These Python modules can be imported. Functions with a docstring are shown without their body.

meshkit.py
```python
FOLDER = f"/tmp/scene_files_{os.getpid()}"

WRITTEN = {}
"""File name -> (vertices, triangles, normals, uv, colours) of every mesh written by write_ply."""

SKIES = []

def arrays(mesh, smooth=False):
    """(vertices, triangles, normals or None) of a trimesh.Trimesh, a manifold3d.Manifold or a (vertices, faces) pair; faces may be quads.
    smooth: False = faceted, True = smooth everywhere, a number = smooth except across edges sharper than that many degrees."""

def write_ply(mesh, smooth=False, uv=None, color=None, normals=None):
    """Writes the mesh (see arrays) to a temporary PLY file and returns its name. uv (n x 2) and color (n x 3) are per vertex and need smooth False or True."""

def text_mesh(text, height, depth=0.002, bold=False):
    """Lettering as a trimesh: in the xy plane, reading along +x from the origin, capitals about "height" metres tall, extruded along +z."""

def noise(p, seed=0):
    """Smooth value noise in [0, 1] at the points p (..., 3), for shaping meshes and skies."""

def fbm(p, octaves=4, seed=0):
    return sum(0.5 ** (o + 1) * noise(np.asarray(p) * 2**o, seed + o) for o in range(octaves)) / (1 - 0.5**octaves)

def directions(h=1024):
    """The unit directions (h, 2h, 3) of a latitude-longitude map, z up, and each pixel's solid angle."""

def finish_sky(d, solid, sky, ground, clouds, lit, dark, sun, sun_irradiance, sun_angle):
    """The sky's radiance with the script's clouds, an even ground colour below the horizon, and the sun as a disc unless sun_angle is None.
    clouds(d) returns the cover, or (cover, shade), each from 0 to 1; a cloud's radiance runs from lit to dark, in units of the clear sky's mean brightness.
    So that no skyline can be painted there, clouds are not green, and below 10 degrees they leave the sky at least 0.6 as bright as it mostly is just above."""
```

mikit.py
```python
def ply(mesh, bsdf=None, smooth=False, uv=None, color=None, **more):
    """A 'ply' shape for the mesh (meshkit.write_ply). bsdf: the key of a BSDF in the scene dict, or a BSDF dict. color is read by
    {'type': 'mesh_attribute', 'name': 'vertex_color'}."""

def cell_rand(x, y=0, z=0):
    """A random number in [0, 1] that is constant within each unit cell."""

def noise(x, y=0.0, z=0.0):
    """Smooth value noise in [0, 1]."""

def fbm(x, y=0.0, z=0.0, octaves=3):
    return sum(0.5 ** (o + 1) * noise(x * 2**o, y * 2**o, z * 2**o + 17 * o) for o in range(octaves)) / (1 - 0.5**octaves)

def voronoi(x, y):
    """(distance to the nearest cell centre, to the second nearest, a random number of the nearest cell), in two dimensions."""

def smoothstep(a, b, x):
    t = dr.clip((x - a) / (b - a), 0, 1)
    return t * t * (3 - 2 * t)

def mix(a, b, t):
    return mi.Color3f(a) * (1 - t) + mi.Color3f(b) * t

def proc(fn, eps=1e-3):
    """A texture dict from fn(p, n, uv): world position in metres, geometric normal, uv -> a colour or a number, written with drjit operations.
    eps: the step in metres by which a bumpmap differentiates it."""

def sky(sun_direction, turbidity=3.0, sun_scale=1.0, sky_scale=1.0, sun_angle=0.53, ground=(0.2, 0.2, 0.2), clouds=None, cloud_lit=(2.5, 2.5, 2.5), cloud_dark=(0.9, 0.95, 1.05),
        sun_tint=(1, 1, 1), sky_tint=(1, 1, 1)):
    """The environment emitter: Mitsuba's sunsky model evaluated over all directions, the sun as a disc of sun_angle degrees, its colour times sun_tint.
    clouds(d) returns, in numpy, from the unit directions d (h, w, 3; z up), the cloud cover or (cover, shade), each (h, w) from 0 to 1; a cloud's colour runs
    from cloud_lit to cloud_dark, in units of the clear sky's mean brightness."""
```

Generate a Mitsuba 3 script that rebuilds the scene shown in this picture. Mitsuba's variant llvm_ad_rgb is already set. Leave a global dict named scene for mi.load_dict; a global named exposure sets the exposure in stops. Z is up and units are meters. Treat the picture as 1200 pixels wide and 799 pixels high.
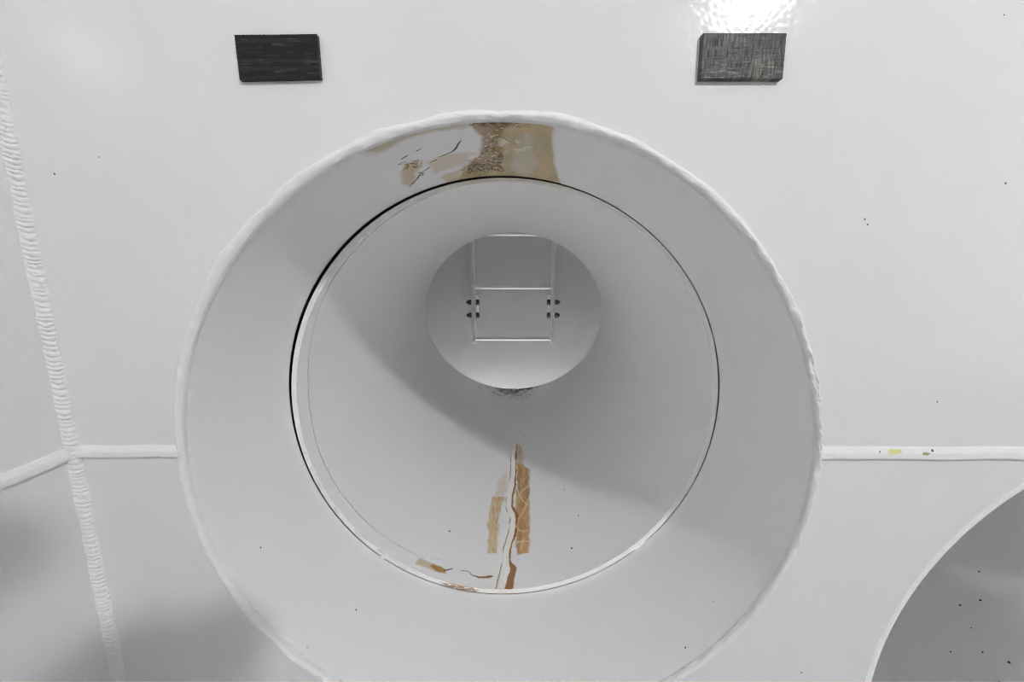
import math
import numpy as np, trimesh, drjit as dr, mitsuba as mi
import mikit, meshkit
from mikit import proc, noise, fbm, smoothstep, mix, voronoi, cell_rand
from shapely.geometry import Polygon

T = mi.ScalarTransform4f
scene, labels = {}, {}
EYE = 1.3                       # height of the lens above the chamber floor

# ------------------------------------------------------------------ camera, light, exposure
exposure = 0.12
PITCH = 0.15
scene['camera'] = {
    'type': 'perspective', 'fov': math.degrees(2 * math.atan(600 / 501)), 'fov_axis': 'x', 'near_clip': 0.005,
    'to_world': T().look_at(origin=[0, 0, EYE], target=[0, math.cos(PITCH), EYE - math.sin(PITCH)], up=[0, 0, 1])}
LAMP = np.array([1.06, -1.54, 1.34 + EYE])     # floodlight up on its stand, behind and to the right of the lens
LAMP_SIZE = 0.13
LAMP_POWER = 590.0
LAMP_AIM = np.array([-0.3, 0.5, EYE - 0.4])
FILL_POWER = 67.0                            # added fill light, unseen, brightens the shaft beyond the pipe


def lin(*c):
    return [((v / 255) / 12.92 if v / 255 <= .04045 else ((v / 255 + .055) / 1.055) ** 2.4) for v in c]


# ------------------------------------------------------------------ helpers
def grid(P, wrap=False, flip=False):
    """A surface from points (n, m, 3); wrap closes the second direction."""
    n, m = P.shape[:2]
    j = np.arange(m if wrap else m - 1)
    i = np.arange(n - 1)[:, None]
    a, b = i * m + j, i * m + (j + 1) % m
    q = np.stack([a, b, b + m, a + m], -1).reshape(-1, 4)
    if flip:
        q = q[:, ::-1]
    f = np.vstack([q[:, [0, 1, 2]], q[:, [0, 2, 3]]])
    return trimesh.Trimesh(P.reshape(-1, 3), f, process=False)


def box(size, centre, bevel=0.0):
    """A box, its edges chamfered."""
    s = np.asarray(size, float) / 2
    if not bevel:
        return trimesh.Trimesh(*_cube(s, centre), process=False)
    b = min(bevel, s.min() * .9)
    pts = []
    for sx in (-1, 1):
        for sy in (-1, 1):
            for sz in (-1, 1):
                g = np.array([sx, sy, sz])
                for k in range(3):
                    o = s - b
                    o[k] = s[k]
                    pts.append(g * o)
    m = trimesh.Trimesh(np.array(pts)).convex_hull
    m.apply_translation(centre)
    return m


def _cube(s, centre):
    m = trimesh.creation.box(2 * s)
    return m.vertices + np.asarray(centre), m.faces


def rod(a, b, r, sides=20, r2=None):
    a, b = np.asarray(a, float), np.asarray(b, float)
    d = (b - a) / np.linalg.norm(b - a)
    u = np.cross(d, [0, 0, 1] if abs(d[2]) < .9 else [1, 0, 0])
    u /= np.linalg.norm(u)
    v = np.cross(d, u)
    t = np.arange(sides) * 2 * np.pi / sides
    ring = np.cos(t)[:, None] * u + np.sin(t)[:, None] * v
    r2 = r if r2 is None else r2
    c = min(.12 * min(r, r2), .003)
    P = np.stack([a + ring * 0, a + ring * (r - c), a + d * c + ring * r, b - d * c + ring * r2, b + ring * (r2 - c), b + ring * 0])
    return grid(P, wrap=True)


def put(key, mesh, bsdf, smooth=35, label=None, cat=None, kind=None, group=None):
    scene[key] = mikit.ply(mesh, bsdf, smooth=smooth)
    e = {}
    if label:
        e['label'] = label
    if cat:
        e['category'] = cat
    if kind:
        e['kind'] = kind
    if group:
        e['group'] = group
    if e:
        labels[key] = e
    return key


def number(base, i):
    return base if i == 0 else f'{base}_{i:03d}'


def cat(*ms):
    return trimesh.util.concatenate([m for m in ms])


# ------------------------------------------------------------------ measures (metres, camera at x = y = 0)
WALL = 0.5                                    # the front plate
CX, CZ = -0.0143, EYE - 0.2202                # axis of the pipe
R1F = [0.388, 0.0005, -0.0004, -0.0002, -0.0014, 0.0015, -0.0002, -0.0001, 0.001]   # sleeve mouth, slightly out of round
R2F = [0.3844, 0.0004, -0.0005, 0.0003, 0.0004, -0.0005, -0.0009]                   # sleeve where the inner pipe starts
Y3F = [1.8665, -0.3428, -0.0965, 0.021, -0.0199, 0.011, -0.0067]                    # slanting end of the inner pipe
Y2 = 0.7398
H2X, H2Z, H2R = 0.884, EYE - 0.584, 0.3885    # second pipe mouth
XL, SLOPE = -0.550, -0.041                    # left plate leans
XR, YB, FLOOR, CEIL = 2.2, -2.3, 0.0, 2.95


def four(c, t):
    y = np.full_like(t, c[0])
    for k in range(1, len(c) // 2 + 1):
        y = y + c[2 * k - 1] * np.cos(k * t) + c[2 * k] * np.sin(k * t)
    return y


def xleft(z):
    return XL + SLOPE * (z - EYE)


NT = 720
TH = np.arange(NT) * 2 * np.pi / NT           # angle from the crown, towards +x


def ring(r, y, th=TH, cx=CX, cz=CZ):
    r, y = np.broadcast_to(r, th.shape), np.broadcast_to(y, th.shape)
    return np.stack([cx + r * np.sin(th), y, cz + r * np.cos(th)], -1)


# ------------------------------------------------------------------ materials
PAINT = lin(237, 237, 237)
WALLPAINT = lin(224, 224, 224)


def two(b):
    return {'type': 'twosided', 'bsdf': b}


def seg(s, y, pts):
    """Distance to a polyline in the unrolled coordinates of a surface."""
    d = mi.Float(9)
    for (ax, ay), (bx, by) in zip(pts[:-1], pts[1:]):
        ux, uy = bx - ax, by - ay
        t = dr.clip(((s - ax) * ux + (y - ay) * uy) / (ux * ux + uy * uy), 0, 1)
        d = dr.minimum(d, dr.square(s - ax - t * ux) + dr.square(y - ay - t * uy))
    return dr.sqrt(d)


def inside(s, y, pts):
    """Signed distance to a polygon, negative inside."""
    d, odd = mi.Float(9), mi.Bool(False)
    n = len(pts)
    for k in range(n):
        (ax, ay), (bx, by) = pts[k], pts[(k + 1) % n]
        ux, uy = bx - ax, by - ay
        t = dr.clip(((s - ax) * ux + (y - ay) * uy) / (ux * ux + uy * uy), 0, 1)
        d = dr.minimum(d, dr.square(s - ax - t * ux) + dr.square(y - ay - t * uy))
        if by != ay:
            cross = ((ay > y) != (by > y)) & (s < ux * (y - ay) / (by - ay) + ax)
            odd = odd ^ cross
    d = dr.sqrt(d)
    return dr.select(odd, -d, d)


def dots(s, y, spots, r):
    m = mi.Float(0)
    for k, (a, b) in enumerate(spots):
        rr = r * (.7 + .6 * ((k * 37) % 10) / 10)
        m = dr.maximum(m, 1 - smoothstep(rr * .5, rr, dr.sqrt(dr.square(s - a) + dr.square(y - b))))
    return m


def peel(p, n, uv):          # orange peel of sprayed paint
    return .9 * noise(p.x * 240, p.y * 240, p.z * 240) + .5 * noise(p.x * 90, p.y * 90, p.z * 90)


def plate_bump(p, n, uv):     # the same, on a plate slightly buckled by the heat of welding
    return peel(p, n, uv) + 60 * dr.sin(6.0 * (p.x - .25) + 3.2 * (p.z - EYE - .29))


WALL_DOTS = [(-0.459, 0.131), (-0.511, 0.113), (0.514, -0.15), (0.522, 0.274), (0.553, 0.103), (0.388, -0.525), (-0.375, -0.219), (-0.395, -0.214), (0.40, 0.064), (0.404, 0.058)]


def wall_colour(p, n, uv):
    x, z = p.x, p.z - EYE
    c = mix(WALLPAINT, lin(220, 220, 220), .5 * smoothstep(.45, .7, fbm(x * 3, z * 3, 2.0, 3)))
    c = mix(c, lin(60, 58, 55), dots(x, z, WALL_DOTS, .0013))
    grime = smoothstep(.60, .72, fbm(x * 120, z * 120, 5.0, 2)) * (1 - smoothstep(.02, .045, dr.sqrt(dr.square(x + .555) + dr.square(z + .525))))
    return mix(c, lin(110, 108, 104), .55 * grime)


def weld_colour(p, n, uv):
    x, z = p.x, p.z - EYE
    c = mi.Color3f(lin(227, 227, 227))
    w = .6 * noise(x * 300, z * 500, 1.0)
    y1 = (1 - smoothstep(.35, 1.05, dr.square((x - .468) / .013) + dr.square((z + .2115) / .0034) + w - .25))
    y2 = (1 - smoothstep(.35, 1.05, dr.square((x - .505) / .006) + dr.square((z + .214) / .0026) + w - .25))
    c = mix(c, lin(205, 205, 95), .75 * y1)
    c = mix(c, lin(150, 140, 30), .85 * y2)
    return mix(c, lin(60, 58, 55), dots(x, z, [(.449, -.2115), (.514, -.2105), (-.375, -.2125), (-.395, -.2100)], .0017))


TAN, OLIVE, RUST, DARK = lin(196, 168, 116), lin(172, 158, 112), lin(150, 114, 58), lin(78, 56, 32)
T_COARSE = [(-.034, .480), (-.015, .486), (0, .480), (.004, .531), (.0, .60), (.0, .712), (-.026, .70), (-.055, .705), (-.047, .640), (-.029, .625), (-.023, .548), (-.034, .51)]
T_RIGHT = [(-.01, .480), (.056, .480), (.063, .553), (.071, .621), (.096, .75), (-.075, .75), (-.06, .70), (0, .70)]
T_GRAY = [(.033, .545), (.041, .584), (.046, .649), (.045, .735), (.034, .74), (.022, .70), (.014, .659), (.023, .597)]
T_LOW = [(-.10, .700), (-.063, .678), (-.035, .644), (-.04, .75), (-.09, .75)]
T_MID = [(-.098, .613), (-.061, .602), (-.036, .612), (-.061, .66), (-.103, .672)]
T_FAR = [(-.129, .588), (-.113, .598), (-.122, .637), (-.142, .685), (-.153, .672)]
T_RIM = [(-.155, .480), (-.03, .480), (-.036, .513), (-.075, .512), (-.107, .513), (-.143, .523)]
T_CRACKS = [[(-.049, .558), (-.060, .587), (-.066, .595), (-.084, .605)], [(-.088, .612), (-.098, .618)], [(-.104, .637), (-.119, .649), (-.130, .67), (-.149, .693)],
            [(-.122, .646), (-.117, .656), (-.121, .662)], [(-.127, .57), (-.119, .566)], [(-.135, .585), (-.126, .583)], [(-.104, .56), (-.098, .557)]]
S_DOTS = [(.346, .553), (.278, .526), (-.434, .566), (-.292, .516), (-.252, .612)]


def sleeve_colour(p, n, uv):
    dx, dz = p.x - CX, p.z - CZ
    s, y = dr.atan2(dx, dz) * .386, p.y
    sb = dr.atan2(dx, -dz) * .386
    wob = .012 * (fbm(s * 70, y * 50, 3.0, 3) - .5)
    fine = fbm(s * 420, y * 260, 9.0, 2)
    c = mi.Color3f(PAINT)
    c = mix(c, OLIVE, .62 * (1 - smoothstep(-.004, .012, inside(s, y, T_RIM) + wob)))
    c = mix(c, TAN, .45 * (1 - smoothstep(-.004, .008, inside(s, y, T_MID) + wob)))
    c = mix(c, TAN, .60 * (1 - smoothstep(-.004, .007, inside(s, y, T_LOW) + wob)))
    c = mix(c, TAN, .65 * (1 - smoothstep(-.004, .007, inside(s, y, T_FAR) + wob)))
    c = mix(c, mix(TAN, OLIVE, smoothstep(.3, .7, fbm(s * 60, y * 25, 1.0, 2))), .86 * (1 - smoothstep(-.002, .005, inside(s, y, T_RIGHT) + .4 * wob)))
    c = mix(c, mi.Color3f(lin(208, 202, 188)), .65 * (1 - smoothstep(-.006, .010, inside(s, y, T_GRAY) + wob)))
    coarse = 1 - smoothstep(-.004, .004, inside(s, y, T_COARSE) + .7 * wob)
    c = mix(c, RUST, .80 * coarse)
    c = mix(c, DARK, coarse * .8 * smoothstep(.50, .60, fine) * smoothstep(.3, .6, fbm(s * 50, y * 30, 4.0, 2)))
    c = mix(c, lin(225, 214, 190), coarse * .7 * smoothstep(.66, .74, fbm(s * 300, y * 200, 21.0, 2)))
    edge = (1 - smoothstep(.012, .034, y - .497 + wob)) * smoothstep(-.036, -.026, s) * (1 - smoothstep(.0, .05, s))
    c = mix(c, DARK, .85 * edge * smoothstep(.38, .55, fine))
    rub = (1 - smoothstep(.02, .035, dr.sqrt(dr.square(s + .035) + dr.square((y - .69) * .8)) + wob)) * smoothstep(.47, .58, fine)
    c = mix(c, DARK, .7 * rub)
    far = (1 - smoothstep(.008, .018, dr.sqrt(dr.square(s + .122) + dr.square((y - .605) * .7)) + .5 * wob)) * smoothstep(.5, .6, fine)
    c = mix(c, RUST, .9 * far)
    chips = (1 - smoothstep(.012, .03, dr.sqrt(dr.square(s - .018) + dr.square((y - .575) * .5)))) * smoothstep(.62, .70, fbm(s * 130, y * 80, 31.0, 2))
    c = mix(c, lin(228, 222, 208), .8 * chips)
    k = mi.Float(9)
    for line in T_CRACKS:
        k = dr.minimum(k, seg(s, y, line))
    k = k + .0016 * (fbm(s * 200, y * 200, 2.0, 2) - .5)
    c = mix(c, lin(78, 62, 44), 1 - smoothstep(.0006, .0016, k))
    return mix(c, lin(60, 58, 55), dots(sb, y, S_DOTS, .0015))


RIBBON = [(.022, 1.47), (.018, 1.368), (.018, 1.226), (.008, 1.122), (.006, 1.043), (.017, .983), (.014, .929), (.005, .873), (.001, .816), (-.003, .783), (-.007, .742)]
RUSTLINE = [(.030, 1.46), (.029, 1.367), (.026, 1.254), (.024, 1.171), (.014, 1.087), (.014, 1.043), (.025, .992), (.023, .928), (.010, .865), (.009, .829), (.017, .800), (.013, .777), (.007, .742)]
R_PATCH = [(.030, 1.30), (.052, 1.28), (.067, 1.244), (.063, 1.112), (.057, .976), (.050, .846), (.026, .842), (.022, .896), (.026, .963), (.024, 1.06), (.028, 1.17)]
R_TOP = [(.028, 1.459), (.050, 1.434), (.051, 1.264), (.028, 1.269)]
L_PATCH = [(-.048, .998), (-.038, 1.084), (-.006, 1.093), (-.016, 1.012), (-.020, .850), (-.034, .849)]
L_FAINT = [(-.029, 1.17), (-.005, 1.242), (.002, 1.147), (-.006, 1.093), (-.03, 1.10)]
SPOT1 = [(-.180, .758), (-.175, .776), (-.161, .779), (-.119, .777), (-.116, .761), (-.139, .759)]
SPOT1D = [(-.153, .768), (-.146, .777), (-.119, .775), (-.116, .761), (-.139, .761)]
SPOT2 = [(-.068, .776), (-.050, .773), (-.025, .779), (-.027, .772), (-.053, .766)]
P_CRACKS = [[(-.121, .769), (-.107, .780)], [(-.089, .781), (-.074, .783), (-.064, .772), (-.047, .771), (-.025, .776)]]
SCRATCH = [[(1.124, .942), (1.086, .954), (1.044, .954)], [(1.012, .929), (.971, .927)]]
VEINS = [[(.024, 1.17), (.034, 1.10), (.045, 1.06), (.062, 1.03)], [(.030, 1.08), (.044, 1.12), (.060, 1.14)], [(.026, .97), (.040, 1.00), (.057, 1.06)], [(.024, .94), (.040, .925), (.055, .93)],
         [(.024, .885), (.040, .89), (.052, .885)], [(.034, .86), (.042, .90)], [(-.030, 1.06), (-.026, .98), (-.031, .90)], [(-.040, 1.0), (-.026, .95)], [(.045, 1.18), (.060, 1.2)]]
TUBE_DOTS = [(.157, 1.065), (.144, .825), (.177, .928), (.205, 1.032), (-.130, .896), (.034, 1.586), (.089, 1.468), (.06, 1.52)]
UMBER, GOLD = lin(146, 96, 34), lin(196, 152, 82)


def tube_colour(p, n, uv):
    dx, dz = p.x - CX, p.z - CZ
    s, y = dr.atan2(dx, -dz) * .374, p.y
    wob = .016 * (fbm(s * 130, y * 42, 3.0, 4) - .5)
    jag = .006 * (fbm(s * 60, y * 45, 8.0, 3) - .5)
    c = mix(PAINT, lin(236, 236, 236), .6 * smoothstep(.45, .7, fbm(dx * 5, dz * 5, y * 2, 3)))
    tone = mix(GOLD, lin(168, 118, 48), smoothstep(.35, .65, fbm(s * 120, y * 22, 14.0, 3)))
    c = mix(c, tone, .9 * (1 - smoothstep(-.004, .0045, inside(s, y, R_PATCH) + .6 * wob)))
    c = mix(c, GOLD, .6 * (1 - smoothstep(-.006, .006, inside(s, y, R_TOP) + wob)))
    c = mix(c, mix(GOLD, lin(205, 180, 132), smoothstep(.4, .6, fbm(s * 150, y * 40, 6.0, 2))), .8 * (1 - smoothstep(-.004, .004, inside(s, y, L_PATCH) + wob)))
    c = mix(c, lin(214, 198, 160), .5 * (1 - smoothstep(-.006, .004, inside(s, y, L_FAINT) + wob)))
    c = mix(c, lin(205, 184, 140), .7 * (1 - smoothstep(-.003, .003, inside(s, y, SPOT1) + .4 * wob)))
    c = mix(c, lin(176, 126, 56), .85 * (1 - smoothstep(-.003, .002, inside(s, y, SPOT1D) + .4 * wob)))
    c = mix(c, lin(176, 130, 66), .85 * (1 - smoothstep(-.002, .002, inside(s, y, SPOT2) + .4 * wob)))
    v = mi.Float(9)
    for line in VEINS:
        v = dr.minimum(v, seg(s, y * .6, [(a, b * .6) for a, b in line]))
    c = mix(c, lin(226, 212, 178), .75 * (1 - smoothstep(.0005, .0022, v + .3 * jag)))
    r = seg(s + jag, y * .5, [(a, b * .5) for a, b in RUSTLINE])
    wide = .0026 + .0025 * smoothstep(.4, .7, noise(y * 14, 3.0)) + .0040 * (1 - smoothstep(.80, .82, y)) - .0016 * smoothstep(1.15, 1.35, y)
    c = mix(c, UMBER, .92 * (1 - smoothstep(wide * .7, wide * 1.15, r)))
    k = mi.Float(9)
    for line in P_CRACKS:
        k = dr.minimum(k, seg(s, y, line))
    c = mix(c, lin(95, 82, 60), 1 - smoothstep(.0006, .0018, k + .3 * jag))
    k = mi.Float(9)
    for line in SCRATCH:
        k = dr.minimum(k, seg(s, y, line))
    c = mix(c, lin(176, 176, 174), .5 * (1 - smoothstep(.0006, .002, k)))
    edge = seg(s + jag, y * .5, [(a - .0085, b * .5) for a, b in RIBBON[1:]])          # dark line beside the peeling paint: its undercut shadow put into the colour
    c = mix(c, lin(132, 112, 78), .8 * (1 - smoothstep(.0006, .0019, edge)) * smoothstep(.35, .5, noise(y * 40, 5.0)))
    grit = (1 - smoothstep(.0, .20, 2.16 - y)) * (1 - smoothstep(.06, .15, dr.abs(s - .02)))
    c = mix(c, lin(120, 116, 100), .75 * grit * smoothstep(.42, .62, fbm(s * 110, y * 60, 12.0, 3)))
    return mix(c, lin(60, 58, 55), dots(s, y, TUBE_DOTS, .0028))


SECOND_DOTS = [(.93, .95), (.90, 1.00), (.96, .90), (.99, .84), (.86, .98), (.80, 1.02), (1.01, .93), (.94, .86)]


def second_colour(p, n, uv):
    s = dr.atan2(p.x - H2X, p.z - H2Z) * H2R
    return mix(PAINT, lin(60, 58, 55), dots(s, p.y, SECOND_DOTS, .0030))


def rim_colour(p, n, uv):
    dx, dz = p.x - CX, p.z - CZ
    s = dr.atan2(dx, -dz) * .374
    r = dr.sqrt(dx * dx + dz * dz)
    f = fbm(s * 160, r * 600, 4.0, 2)
    c = mi.Color3f(lin(236, 235, 232))
    a = smoothstep(-.125, -.112, s) * (1 - smoothstep(-.06, -.045, s)) * smoothstep(.374, .377, r + .004 * (f - .5))
    c = mix(c, lin(150, 108, 60), .85 * a * smoothstep(.35, .5, f))
    b = smoothstep(-.02, -.005, s) * (1 - smoothstep(.01, .025, s))
    c = mix(c, lin(214, 190, 140), .6 * b * smoothstep(.45, .6, f))
    low = smoothstep(-.55, -.42, s) * (1 - smoothstep(-.22, -.14, s))
    return mix(c, lin(120, 112, 98), .5 * low * smoothstep(.60, .68, fbm(s * 90, r * 1400, 7.0, 2)))


def paint(fn, rough=.15, spec=.28, bump=.00014, relief=peel):
    base = {'type': 'proc'} if fn is None else proc(fn)
    b = {'type': 'principled', 'base_color': base, 'roughness': rough, 'specular': spec}
    if bump:
        b = {'type': 'bumpmap', 'arbitrary': proc(relief, 4e-4), 'scale': bump, 'bsdf': b}
    return two(b)


def plain(col, rough=.45, metallic=0.0, spec=.5):
    return two({'type': 'principled', 'base_color': {'type': 'rgb', 'value': col}, 'roughness': rough, 'metallic': metallic, 'specular': spec})


def pad_colour(p, n, uv):
    x, z = p.x, p.z - EYE
    c = mix(lin(34, 33, 31), lin(46, 45, 43), smoothstep(.4, .7, fbm(x * 12, z * 700, 2.0, 2)))
    return mix(c, lin(80, 79, 76), .6 * smoothstep(.70, .80, fbm(x * 60, z * 900, 8.0, 2)))


def weave_colour(p, n, uv):
    x, z = p.x, p.z - EYE
    c = mix(lin(40, 40, 38), lin(60, 60, 57), smoothstep(.35, .7, fbm(x * 900, z * 90, 2.0, 2)))
    c = mix(c, lin(128, 127, 120), .6 * smoothstep(.45, .7, fbm(x * 700, z * 60, 5.0, 2)) * smoothstep(.45, .65, fbm(x * 45, z * 45, 9.0, 2)))
    return mix(c, lin(140, 139, 132), .45 * smoothstep(.62, .75, fbm(x * 120, z * 800, 8.0, 2)) * (1 - smoothstep(.218, .232, z)))


def weave_bump(p, n, uv):
    return fbm(p.x * 700, 1.0, p.z * 90, 2) + .6 * fbm(p.x * 60, 3.0, p.z * 800, 2)


def pad_bump(p, n, uv):
    return fbm(p.x * 25, 1.0, p.z * 500, 2)


scene['paint_wall'] = paint(wall_colour, .14, .22, .00012, plate_bump)
scene['paint_weld'] = paint(weld_colour, .28)
scene['paint_sleeve'] = paint(sleeve_colour, .40)
scene['paint_tube'] = paint(tube_colour, .40)
scene['paint_second'] = paint(second_colour, .40)
scene['paint_rim'] = two({'type': 'principled', 'base_color': proc(rim_colour), 'roughness': .5, 'specular': .4})
scene['paint_plain'] = plain(PAINT, .38)
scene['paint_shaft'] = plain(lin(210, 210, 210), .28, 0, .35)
scene['paint_ladder'] = plain(lin(250, 250, 250), .30)
scene['paint_flake'] = plain(lin(246, 243, 236), .5)
scene['rubber_smooth'] = two({'type': 'bumpmap', 'arbitrary': proc(pad_bump, 4e-4), 'scale': .0002, 'bsdf': {'type': 'principled', 'base_color': proc(pad_colour), 'roughness': .5, 'specular': .2}})
scene['rubber_woven'] = two({'type': 'bumpmap', 'arbitrary': proc(weave_bump, 3e-4), 'scale': .0004, 'bsdf': {'type': 'principled', 'base_color': proc(weave_colour), 'roughness': .42, 'specular': .3}})
scene['bolt_steel'] = plain(lin(62, 61, 60), .45, .3)
scene['grit_grey'] = plain(lin(98, 94, 84), .8)
scene['black_plastic'] = plain(lin(36, 36, 37), .5)
scene['seam_dark'] = plain(lin(62, 58, 46), .7)  # dark strip laid in the groove of the lap
scene['raw_steel'] = plain(lin(120, 118, 115), .45, .8)
scene['concrete_floor'] = plain(lin(175, 175, 175), .5)
scene['paint_room'] = plain(lin(206, 206, 207), .45)

# ------------------------------------------------------------------ the chamber
# front plate: one sheet with two round openings
def disc(cx, cz, r, n=360):
    t = np.arange(n) * 2 * np.pi / n
    r = r(t) if callable(r) else r
    return np.stack([cx + r * np.sin(t), cz + r * np.cos(t)], 1)


LIP = .024
outline = [(xleft(FLOOR), FLOOR), (XR, FLOOR), (XR, CEIL), (xleft(CEIL), CEIL)]
plate = Polygon(outline, [disc(CX, CZ, lambda t: four(R1F, t) + .004), disc(H2X, H2Z, H2R + LIP)])
m = trimesh.creation.extrude_polygon(plate, .012, engine='earcut')
v = m.vertices.copy()
m = trimesh.Trimesh(np.stack([v[:, 0], WALL + v[:, 2], v[:, 1]], 1), m.faces[:, ::-1], process=False)
put('wall_front', m, 'paint_wall', False, 'white painted steel wall pierced by two round pipe openings', kind='structure')


def slab(pts, direction):
    """A plate from four corners, thickened along a direction."""
    p = np.asarray(pts, float)
    return trimesh.Trimesh(np.vstack([p, p + np.asarray(direction)])).convex_hull


zl, zh = FLOOR, CEIL
put('wall_left', slab([(xleft(zl), YB, zl), (xleft(zl), WALL, zl), (xleft(zh), WALL, zh), (xleft(zh), YB, zh)], (-.012, 0, 0)), 'paint_wall', False,
    'white painted steel wall meeting the front wall at a rippled weld', kind='structure')
put('wall_right', slab([(XR, YB, zl), (XR, WALL, zl), (XR, WALL, zh), (XR, YB, zh)], (.012, 0, 0)), 'paint_room', False, 'white painted steel side wall', kind='structure')
put('wall_back', slab([(xleft(zl), YB, zl), (XR, YB, zl), (XR, YB, zh), (xleft(zh), YB, zh)], (0, -.012, 0)), 'paint_room', False, 'white painted steel back wall', kind='structure')
put('floor', slab([(xleft(zl), YB, zl), (XR, YB, zl), (XR, WALL, zl), (xleft(zl), WALL, zl)], (0, 0, -.012)), 'concrete_floor', False, 'pale floor of the chamber', kind='structure')
put('ceiling', slab([(xleft(zh), YB, zh), (XR, YB, zh), (XR, WALL, zh), (xleft(zh), WALL, zh)], (0, 0, .012)), 'paint_room', False, 'white painted steel ceiling', kind='structure')


# horizontal weld beads: rounded above, undercut below
def bead(path, width, height, out, seed, undercut=True):
    """path (n,3): centre line on the plate; out: the plate's normal."""
    n = len(path)
    a = np.linspace(0, 1, 15)
    w = np.interp(a, [0, .15, .5, .85, .95, 1], [.5, .40, .05, -.42, -.49, -.46])          # along z, top to bottom
    h = np.interp(a, [0, .10, .2, .5, .8, .92, .97, 1], [-.05, .16, .40, .90, 1.0, .75, .35, -.05])
    rng = meshkit.fbm(np.stack([np.arange(n) * .05, np.full(n, seed * 9.1), np.zeros(n)], 1), 3)
    P = path[:, None, :] + np.array([0, 0, 1.0]) * ((w * width)[None, :] * (1 + .06 * (rng[:, None] - .5)))[..., None]
    lump = meshkit.fbm(np.stack(np.broadcast_arrays((np.arange(n) * .15)[:, None], a[None, :] * 3 + seed, np.zeros((n, 15))), -1), 3)
    hh = (h[None, :] * height) * (.9 + .25 * lump)
    wz = .0016 * (meshkit.fbm(np.stack([np.arange(n) * .03, np.full(n, seed + 3.0), np.zeros(n)], 1), 3) - .5)
    P = P + hh[..., None] * np.asarray(out) + np.array([0, 0, 1.0]) * wz[:, None, None]
    return grid(P)


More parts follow.
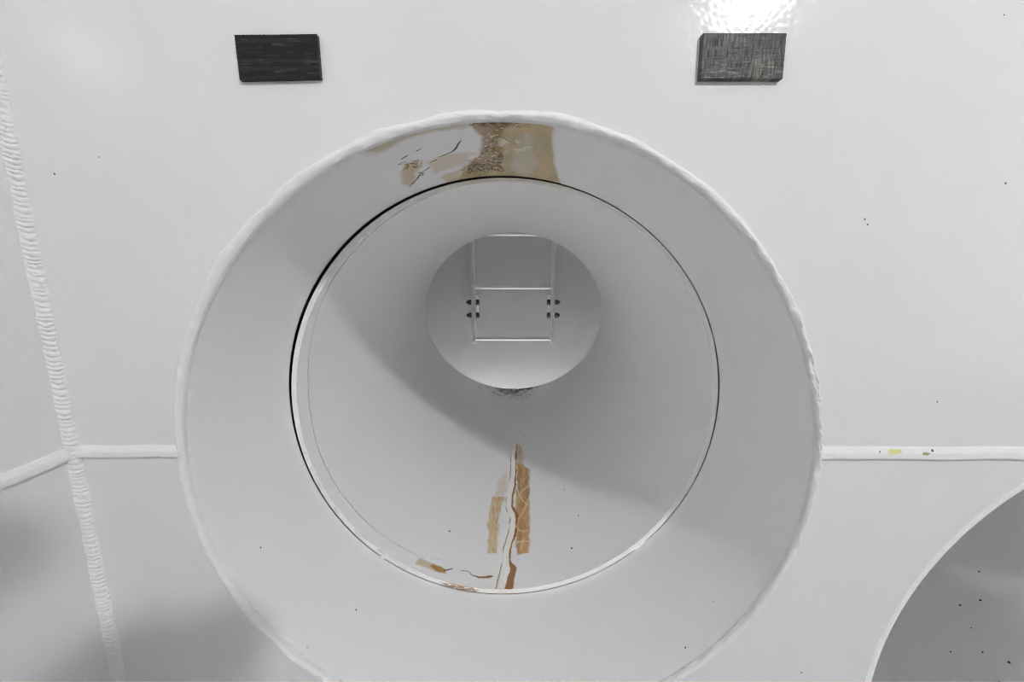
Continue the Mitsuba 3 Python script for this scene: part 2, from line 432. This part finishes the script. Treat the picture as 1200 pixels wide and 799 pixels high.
ZB = EYE - .2145
xs = np.linspace(-.540, CX - .3915, 140)
put('wall_front__weld_bead', bead(np.stack([xs, np.full(140, WALL), np.full(140, ZB + .0022)], 1), .0155, .0058, (0, -1, 0), 1), 'paint_weld', True, 'smooth horizontal weld bead between the corner seam and the big opening')
xs = np.linspace(CX + .392, .70, 260)
put('wall_front__weld_bead_001', bead(np.stack([xs, np.full(260, WALL), np.full(260, ZB)], 1), .0165, .0058, (0, -1, 0), 2), 'paint_weld', True, 'horizontal weld bead right of the big opening with yellow smudges')
ys = np.linspace(WALL - .005, -.35, 500)
put('wall_left__weld_bead', bead(np.stack([np.full(500, xleft(ZB)), ys, np.full(500, ZB + .0005)], 1), .0165, .0058, (1, 0, 0), 3), 'paint_weld', True, 'horizontal weld bead running along the left wall')

# the rippled corner weld between front and left plate
zz = np.arange(EYE - .75, EYE + .60, .0006)
a = np.linspace(0, 1, 19)
ph = (zz[:, None] + .0022 * np.sin(a * np.pi)[None, :] - .0026 * a[None, :]) / .0058
jit = meshkit.fbm(np.stack([zz * 45, np.zeros_like(zz), np.zeros_like(zz)], 1), 3)[:, None]
ph = ph + 1.6 * jit
saw = (ph % 1.0)
rip = np.sqrt(np.clip(1 - (2 * saw - 1) ** 2, 0, 1)) - .5
strength = np.clip(meshkit.fbm(np.stack([zz * 14, np.full_like(zz, 5.), np.zeros_like(zz)], 1), 2) * 2.2 - .2, .7, 1)[:, None]
rough = meshkit.fbm(np.stack(np.broadcast_arrays(zz[:, None] * 420, a[None, :] * 6, 2.0), -1), 2) - .5
leg = .0098 * (1 + .22 * (meshkit.fbm(np.stack([zz * 60, np.full_like(zz, 1.), np.zeros_like(zz)], 1), 3)[:, None] - .5))
prof = np.sin(np.pi * a)[None, :]
bulge = prof ** .6 * (.0020 + .0036 * rip * strength + .0022 * rough)
fx = np.clip(1 - a, 0, 1)[None, :] * leg * 1.15          # along the front plate, to the right
fy = a[None, :] * leg                                    # along the left plate, towards the lens
P = np.stack([xleft(zz)[:, None] + fx + .71 * bulge - .0004, WALL - fy - .71 * bulge + .0004, np.broadcast_to(zz[:, None], bulge.shape)], -1)
put('wall_front__corner_weld', grid(P), 'paint_weld', True, 'rippled weld seam down the corner between front and left wall')

# ------------------------------------------------------------------ the large sleeve
r1, r2 = four(R1F, TH), four(R2F, TH)
rows = []
for t in np.linspace(0, 1, 30):
    r = r1 + (r2 - r1) * t
    rows.append(ring(r + (.002 if t == 0 else 0), WALL - .0005 + (Y2 - WALL) * t))
rows += [ring(r2, Y2 + .0012), ring(r2 + .010, Y2 + .0012), ring(r1 + .012, WALL + .014), ring(r1 + .003, WALL + .0135)]
put('pipe_sleeve', grid(np.array(rows), True), 'paint_sleeve', 40, 'large white steel pipe mouth with rust stains at its crown', 'pipe')

# lumpy weld bead around the mouth
n = 1440
t = np.arange(n) * 2 * np.pi / n
a = np.linspace(0, 1, 17)
circ = np.stack([np.sin(t), np.cos(t), np.zeros(n)], 1)
wid = .0135 * (.72 + .62 * (meshkit.fbm(circ * 9, 4, 2)))
wid *= .78 + .22 * np.cos(t + .9)
hgt = .0052 * (.75 + .6 * meshkit.fbm(circ * 11, 3, 7))
# coarse, unground stretch on the right, smoother elsewhere
raw = np.exp(-((t - math.radians(81)) / math.radians(13)) ** 2)
lump = np.stack([meshkit.fbm(np.stack([np.sin(t) * 42, np.cos(t) * 42, np.full(n, q * 2.2)], 1), 4, 3) - .5 for q in a], 1)
drop = np.stack([meshkit.noise(np.stack([np.sin(t) * 24, np.cos(t) * 24, np.full(n, q * 1.2)], 1), 5) - .5 for q in a], 1)
amp = (.0022 + .0050 * raw)[:, None]
inner = four(R1F, t)
rr = inner[:, None] - .0012 + a[None, :] * wid[:, None] + .0022 * drop * (1 - a)[None, :] * (a > 0)
yy = WALL - np.sin(np.pi * np.clip(a, 0, 1))[None, :] ** .8 * (hgt[:, None] + amp * lump * 2) + .0015 * (a[None, :] > .97) + .003 * (a[None, :] < .02)
P = np.stack([CX + rr * np.sin(t)[:, None], yy, CZ + rr * np.cos(t)[:, None]], -1).transpose(1, 0, 2)
put('pipe_sleeve__rim_weld', grid(P, True), 'paint_weld', True, 'lumpy white painted weld bead around the mouth')

# ------------------------------------------------------------------ the second mouth, with a rolled lip
rows = []
for q in np.linspace(0, np.pi / 2, 12):
    rows.append(ring(H2R + LIP * (1 - math.sin(q)), WALL + LIP * (1 - math.cos(q)), cx=H2X, cz=H2Z))
for y in (.56, .62, .75, .9, 1.05, 1.22):
    rows.append(ring(H2R, y, cx=H2X, cz=H2Z))
rows += [ring(.25, 1.225, cx=H2X, cz=H2Z), ring(.001, 1.225, cx=H2X, cz=H2Z)]
m1 = grid(np.array(rows), True)
put('pipe_sleeve_001', m1, 'paint_second', 40, 'shaded white pipe mouth with a smooth rolled lip at the lower right', 'pipe')

# round disc added out of the frame: it keeps the lamp's beam out of the second pipe
t = np.arange(96) * 2 * np.pi / 96
CZ2 = EYE - .165
P = np.array([np.stack([H2X + .03 + r * np.sin(t), .215 + r * np.cos(t), np.full(96, z)], 1) for r, z in ((.001, CZ2), (.256, CZ2), (.262, CZ2 + .004), (.262, CZ2 + .014), (.256, CZ2 + .018), (.001, CZ2 + .018))])
put('lamp_blocker', grid(P, True), 'paint_plain', 35, 'added unseen white disc blocking the lamp above the second pipe mouth', 'cover')
for i, x in enumerate((-.10, .10)):
    put('lamp_blocker__' + number('hinge', i), cat(box((.05, .16, .012), (H2X + x, .40, CZ2 + .024), .003), rod((H2X + x - .03, .484, CZ2 + .024), (H2X + x + .03, .484, CZ2 + .024), .0145, 18)), 'raw_steel', 30)

# ------------------------------------------------------------------ the inner pipe
gap = .0011 + .0042 * np.exp(-(((np.degrees(TH) + 180 + 55) % 360 - 180) / 52) ** 2) + .0009 * np.exp(-(((np.degrees(TH) + 180 - 85) % 360 - 180) / 18) ** 2)
rout = r2 - gap
thick = .0095 - .0026 * np.exp(-((TH / math.radians(40)) ** 2)) - .0022 * np.exp(-(((TH - 2 * np.pi) / math.radians(40)) ** 2))
rin = rout - thick
# seam of the lap on the left: how far it runs behind the rim
deg = np.degrees(TH)
seam_t = [0, 190, 200, 207.5, 222, 240, 254, 261, 273, 285, 295, 305, 318, 332, 339, 343, 360]
seam_y = [0, 0, .056, .042, .036, .035, .036, .040, .043, .037, .028, .020, .016, .008, .003, .0008, .0]
seam = np.interp(deg, seam_t, seam_y)
seam = np.maximum(seam, .0012)
gw = np.interp(deg, [0, 199, 201, 230, 300, 341, 344, 360], [0, 0, .0012, .0024, .0034, .0034, 0, 0])
gd = np.where(gw > 0, .0075, 0)
rb = four([.374, 0, 0], TH)
yend = four(Y3F, TH)
lip = meshkit.fbm(np.stack([np.sin(TH) * 16, np.cos(TH) * 16, TH * 0], 1), 4, 4) - .5
left_rough = np.exp(-(((deg - 228) / 30) ** 2))
rin_f = rin + .0016 * lip * (.5 + 1.6 * left_rough)
put('inner_pipe__outer_skin', grid(np.array([ring(rout, Y2 + .20), ring(rout, Y2 + .0015)]), True, flip=True), 'paint_plain', True)
rows = [ring(rout, Y2 + .0015), ring(rout - .0012, Y2 + .0002 * lip)]
for k in (.35, .7):
    bump = meshkit.fbm(np.stack([np.sin(TH) * 60, np.cos(TH) * 60, TH * 0 + k * 5], 1), 3, 9) - .5
    rows.append(ring(rout - .0012 - k * (rout - .0012 - rin_f), Y2 + bump * .0012 * (1 + 2.5 * left_rough)))
rows += [ring(rin_f + .0008, Y2), ring(rin_f, Y2 + .0009)]
RIMROWS = len(rows)
put('inner_pipe__end_face', grid(np.array(rows), True, flip=True), 'paint_rim', 30, 'bare whitish cut end of the pipe')
rows = [ring(rin_f, Y2 + .0009), ring(rin, Y2 + .0012 + seam * .5), ring(rin, Y2 + .0014 + seam), ring(rin + gd, Y2 + .0015 + seam), ring(rin + gd, Y2 + .0016 + seam + gw), ring(rin, Y2 + .0017 + seam + gw)]
for q in np.linspace(.03, 1, 60):
    y = Y2 + .062 + (yend - Y2 - .062) * (q - .03) / .97
    rows.append(ring(rin + (rb - rin) * min(1, q * 4), y))
rows += [ring(rb + .009, yend), ring(rb + .009, Y2 + .2)]
put('inner_pipe', grid(np.array(rows), True), 'paint_tube', 40, 'smaller white pipe set inside the large opening, with a rusty crack along its bottom', 'pipe')


on = np.where(gw > 0)[0]
put('inner_pipe__lap_seam', grid(np.array([ring(rin + .0012, Y2 + .0012 + seam)[on], ring(rin + .0012, Y2 + .0019 + seam + gw)[on]])), 'seam_dark', True, 'thin dark seam line curving behind the left rim')


# raised edge of the peeling paint along the bottom crack
def on_tube(s, y, lift):
    q = np.asarray(s) / .374
    r = .374 - np.asarray(lift)
    return np.stack([CX + r * np.sin(q), np.broadcast_to(y, np.shape(q)), CZ - r * np.cos(q)], -1)


yr = np.linspace(RIBBON[0][1], RIBBON[-1][1] + .002, 420)
sr = np.interp(yr, [b for _, b in RIBBON][::-1], [a_ for a_, _ in RIBBON][::-1])
nz = meshkit.fbm(np.stack([yr * 40, yr * 0, yr * 0], 1), 4, 3) - .5
sr = sr + .004 * nz
wd = (.0058 + .003 * (meshkit.fbm(np.stack([yr * 60, yr * 0 + 3, yr * 0], 1), 3, 5) - .5)) * np.clip((1.50 - yr) / .25, .15, 1) * np.where(yr < .80, .8, 1)
cols = []
for q, h in ((-1, -.0004), (-.85, .0010), (-.3, .0007), (.3, .0012), (.8, .0026), (1.0, .0022), (1.02, -.0004)):
    hn = 1 + .5 * (meshkit.fbm(np.stack([yr * 90, yr * 0 + q, yr * 0], 1), 2, 6) - .5)
    cols.append(on_tube(sr + q * wd, yr, h * hn if h > 0 else np.full_like(yr, h)))
put('inner_pipe__paint_flake', grid(np.array(cols)), 'paint_flake', 40, 'raised white edge of peeling paint beside the rust line')

# grit swept against the far edge
rng = np.random.default_rng(5)
bits = []
for k in range(170):
    s = rng.normal(.02, .07)
    q = s / .374
    ye = float(four(Y3F, np.array([np.pi - q]))[0])
    y = ye - abs(rng.normal(0, .055)) - .006
    if s > .05:
        y = ye - abs(rng.normal(0, .012)) - .004
    r = rng.uniform(.0018, .0052)
    b = trimesh.creation.icosphere(0, r)
    b.vertices *= rng.uniform(.5, 1.2, (len(b.vertices), 1)) * np.array([1, 1, .6])
    b.apply_transform(trimesh.transformations.rotation_matrix(rng.uniform(0, 6), [0, 0, 1]))
    b.apply_translation(on_tube([s], y, [.0005 + .3 * r])[0])
    bits.append(b)
put('grit', cat(*bits), 'grit_grey', False, 'grey grit gathered at the far lower edge of the inner pipe', 'grit', kind='stuff')

# ------------------------------------------------------------------ shaft beyond the pipe
ZS0, ZS1 = CZ - 1.9, CZ + .66
SR, SY = .80, 1.72
t = np.linspace(-np.pi / 2, np.pi / 2, 97)
path = np.vstack([[(-SR, 1.25)], np.stack([SR * np.sin(t), SY + SR * np.cos(t)], 1), [(SR, 1.25)]])
P = np.stack([np.column_stack([path, np.full(len(path), z)]) for z in (ZS0, ZS1)])
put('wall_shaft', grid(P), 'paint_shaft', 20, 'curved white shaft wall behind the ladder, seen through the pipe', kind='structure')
def front_y(x, z):
    return 1.8665 - .2609 * (x - CX) - .9055 * (z - CZ)
rows = [ring(rb + .0095, yend)]
for q in (.3, .6, 1.0):
    mx = np.clip(np.sin(TH) * 1.3, -1, 1) * .79
    mz = np.clip(np.cos(TH) * 1.3, -1, 1) * .66
    mz = np.where(mz < 0, mz * .43 / .66, mz)
    x = (1 - q) * (rb + .0095) * np.sin(TH) + q * mx
    z = (1 - q) * (rb + .0095) * np.cos(TH) + q * mz
    rows.append(np.stack([CX + x, np.where(z < -.390, 2.10, np.minimum(front_y(CX + x, CZ + z), 2.28)), CZ + z], 1))
low = rows[-1].copy()
low[:, 2] = np.where(np.cos(TH) < 0, np.where(low[:, 2] < CZ - .42, ZS0, low[:, 2]), low[:, 2])
rows.append(low)
put('wall_shaft_front', grid(np.array(rows), True), 'paint_plain', 30, 'sloping plate that the inner pipe ends in', kind='structure')
cap = Polygon([(x, y) for x, y in path])
for key, z in (('floor_shaft', ZS0), ('ceiling_shaft', ZS1)):
    m = trimesh.creation.extrude_polygon(cap, .01, engine='earcut')
    m.apply_translation((0, 0, z - .005))
    put(key, m, 'paint_plain', False, 'plate closing the shaft', kind='structure')

# ------------------------------------------------------------------ ladder
LY = 2.30
XA, XB = -.2115, .2240
zb, zt = EYE - .1565 * LY, CZ + .64
labels['ladder'] = {'label': 'white steel ladder seen at the far end through the inner pipe', 'category': 'ladder'}
for i, x in enumerate((XA, XB)):
    lean = .003 if i == 0 else -.004
    m = box((.0190, .040, zt - zb), (x, LY + .012, (zt + zb) / 2), .003)
    v = m.vertices.copy()
    v[:, 0] += lean * (zt - v[:, 2]) / .5
    m.vertices = v
    put('ladder__' + number('stringer', i), m, 'paint_ladder', 30)
for i, k in enumerate((-.146, -.0249, .0957, .2163)):
    z = EYE + k * LY
    put('ladder__' + number('rung', i), rod((XA + .004, LY + .005, z), (XB - .004, LY + .005, z), .0105, 24), 'paint_ladder', 40)
zc = EYE - .0745 * LY
for i, (x, sgn) in enumerate(((XA, 1), (XB, -1))):
    xi = x + sgn * .0140
    b = box((.008, .190, .13), (xi, LY + .085, zc), .002)
    put('ladder__' + number('bracket', i), b, 'paint_ladder', 30, 'white bracket plate bolting the ladder to the shaft wall')
    for j, pz in enumerate((-.0600, -.0905)):
        z = EYE + pz * LY
        k = 'ladder__' + number('bolt', 2 * i + j)
        t6 = np.arange(6) * np.pi / 3
        x0 = xi + sgn * .005
        head = trimesh.Trimesh(np.array([(x0 + sgn * d, LY + .01 + rr_ * math.cos(q), z + rr_ * math.sin(q)) for d, rr_ in ((0, .0165), (.013, .0165), (.016, .0135)) for q in t6])).convex_hull
        shank = rod((x0 - sgn * .002, LY + .01, z), (x - sgn * .034, LY + .01, z), .0085, 14)
        washer = rod((x0 - sgn * .0005, LY + .01, z), (x0 + sgn * .0025, LY + .01, z), .019, 20)
        put(k, cat(head, shank, washer), 'bolt_steel', 30, 'dark steel bolt')
        x1 = x - sgn * .0098
        nut = trimesh.Trimesh(np.array([(x1 - sgn * d, LY + .01 + rr_ * math.cos(q), z + rr_ * math.sin(q)) for d, rr_ in ((0, .0155), (.012, .0155), (.0145, .013)) for q in t6])).convex_hull
        put(k + '__nut', nut, 'bolt_steel', 30)


# ------------------------------------------------------------------ rubber pads on the front plate
def pad(corners, t):
    """Four measured corners (x, z relative to the lens) at the pad's face."""
    f = (WALL - t) / WALL
    c = np.array(corners) * f
    mid = c.mean(0)
    out = []
    for y, k in ((WALL - .0003, 1.0), (WALL - t + .0008, 1.0), (WALL - t, .985)):
        q = mid + (c - mid) * k
        out += [(x, y, EYE + z) for x, z in q]
    return trimesh.Trimesh(np.array(out)).convex_hull


put('rubber_pad', pad([(-.2969, .2551), (-.2087, .2559), (-.2078, .2125), (-.2954, .2107)], .0065), 'rubber_smooth', False, 'plain black rectangular rubber pad on the wall left above the big opening', 'pad')
put('rubber_pad_001', pad([(.2039, .2568), (.2935, .2568), (.2933, .2117), (.2037, .2117)], .0075), 'rubber_woven', False, 'black rubber pad with a worn greyish weave on the wall right above the big opening', 'pad')

# ------------------------------------------------------------------ floodlight on its stand
def floodlight(key, at, aim_at, power, label):
    aim = aim_at - at
    aim /= np.linalg.norm(aim)
    side = np.cross(aim, [0, 0, 1])
    side /= np.linalg.norm(side)
    M = np.eye(4)
    M[:3, 0], M[:3, 1], M[:3, 2], M[:3, 3] = side, np.cross(side, aim), -aim, at      # local -z looks at the target

    def turned(m):
        m = m.copy()
        m.apply_transform(M)
        return m
    labels[key] = {'label': label, 'category': 'lamp'}
    h = LAMP_SIZE / 2
    lens = trimesh.Trimesh(np.array([(-h, -h, 0), (h, -h, 0), (h, h, 0), (-h, h, 0)], float), [[0, 2, 1], [0, 3, 2]], process=False)
    scene[key + '__lens'] = mikit.ply(turned(lens), 'paint_plain', emitter={'type': 'area', 'radiance': {'type': 'rgb', 'value': [power] * 3}})
    body = cat(box((.20, .20, .04), (0, 0, .026), .006), *[box((.012, .18, .05), (x, 0, .068), .002) for x in np.linspace(-.08, .08, 7)])
    frame = cat(box((.20, .014, .014), (0, .094, -.001), .003), box((.20, .014, .014), (0, -.094, -.001), .003), box((.014, .20, .014), (.094, 0, -.001), .003), box((.014, .20, .014), (-.094, 0, -.001), .003))
    put(key + '__housing', turned(cat(body, frame)), 'black_plastic', 30)
    back = -np.sign(aim[1]) * .16
    sx, sy = at[0] + .02, at[1] + back
    put(key + '__pole', cat(rod((sx, sy, .35), (sx, sy, at[2] - .02), .016), rod((sx, sy, at[2] - .03), at - aim * .07, .010)), 'raw_steel', 30)
    for i in range(3):
        q = i * 2.0944 + .5
        put(key + '__' + number('leg', i), rod((sx, sy, .75), (sx + .33 * math.cos(q), sy + .33 * math.sin(q), .005), .011), 'raw_steel', 30)


floodlight('work_light', LAMP, LAMP_AIM, LAMP_POWER, 'bright square floodlight on a tall stand aimed at the front wall')

labels['added_fill_batten'] = {'label': 'added unseen fill light low in the shaft, brightening wall and ladder', 'category': 'lamp'}
by = 2.115
strip = trimesh.Trimesh(np.array([(-.40, by, ZS0 + .05), (.40, by, ZS0 + .05), (.40, by + .07, ZS0 + .05), (-.40, by + .07, ZS0 + .05)]), [[0, 1, 2], [0, 2, 3]], process=False)
scene['added_fill_batten__lens'] = mikit.ply(strip, 'paint_plain', emitter={'type': 'area', 'radiance': {'type': 'rgb', 'value': [FILL_POWER] * 3}})
put('added_fill_batten__housing', box((.84, .09, .04), (0, by + .035, ZS0 + .0275), .006), 'paint_plain', 30)

# ------------------------------------------------------------------ the tripod that carries the camera (throws the soft shadows at lower left)
labels['camera_tripod'] = {'label': 'camera on a tripod standing in front of the big opening', 'category': 'tripod'}
put('camera_tripod__camera', cat(box((.150, .075, .125), (-.01, -.125, EYE + .005), .012), rod((0, -.09, EYE), (0, -.022, EYE), .036, 28), box((.06, .06, .03), (-.01, -.125, EYE + .075), .008), box((.12, .09, .10), (-.125, -.125, EYE - .055), .012)), 'black_plastic', 30)
put('camera_tripod__head', cat(box((.06, .06, .09), (-.01, -.125, EYE - .10), .01), rod((-.01, -.125, EYE - .14), (-.01, -.125, EYE - .45), .016)), 'black_plastic', 30)
put('camera_tripod__flash', cat(rod((-.01, -.125, EYE - .062), (-.145, -.125, EYE - .062), .007), rod((-.145, -.125, EYE - .068), (-.145, -.125, EYE + .11), .008), box((.090, .10, .055), (-.155, -.11, EYE + .128), .01)), 'black_plastic', 30)
for i, q in enumerate((-1.57, .52 + 2.09 * .5 - 2.6, 4.2)):
    q = (-1.5708, 0.45, 2.69)[i]
    put('camera_tripod__' + number('leg', i), rod((-.01, -.125, EYE - .42), (-.01 + .36 * math.cos(q), -.125 + .36 * math.sin(q), .004), .013, r2=.010), 'black_plastic', 30)
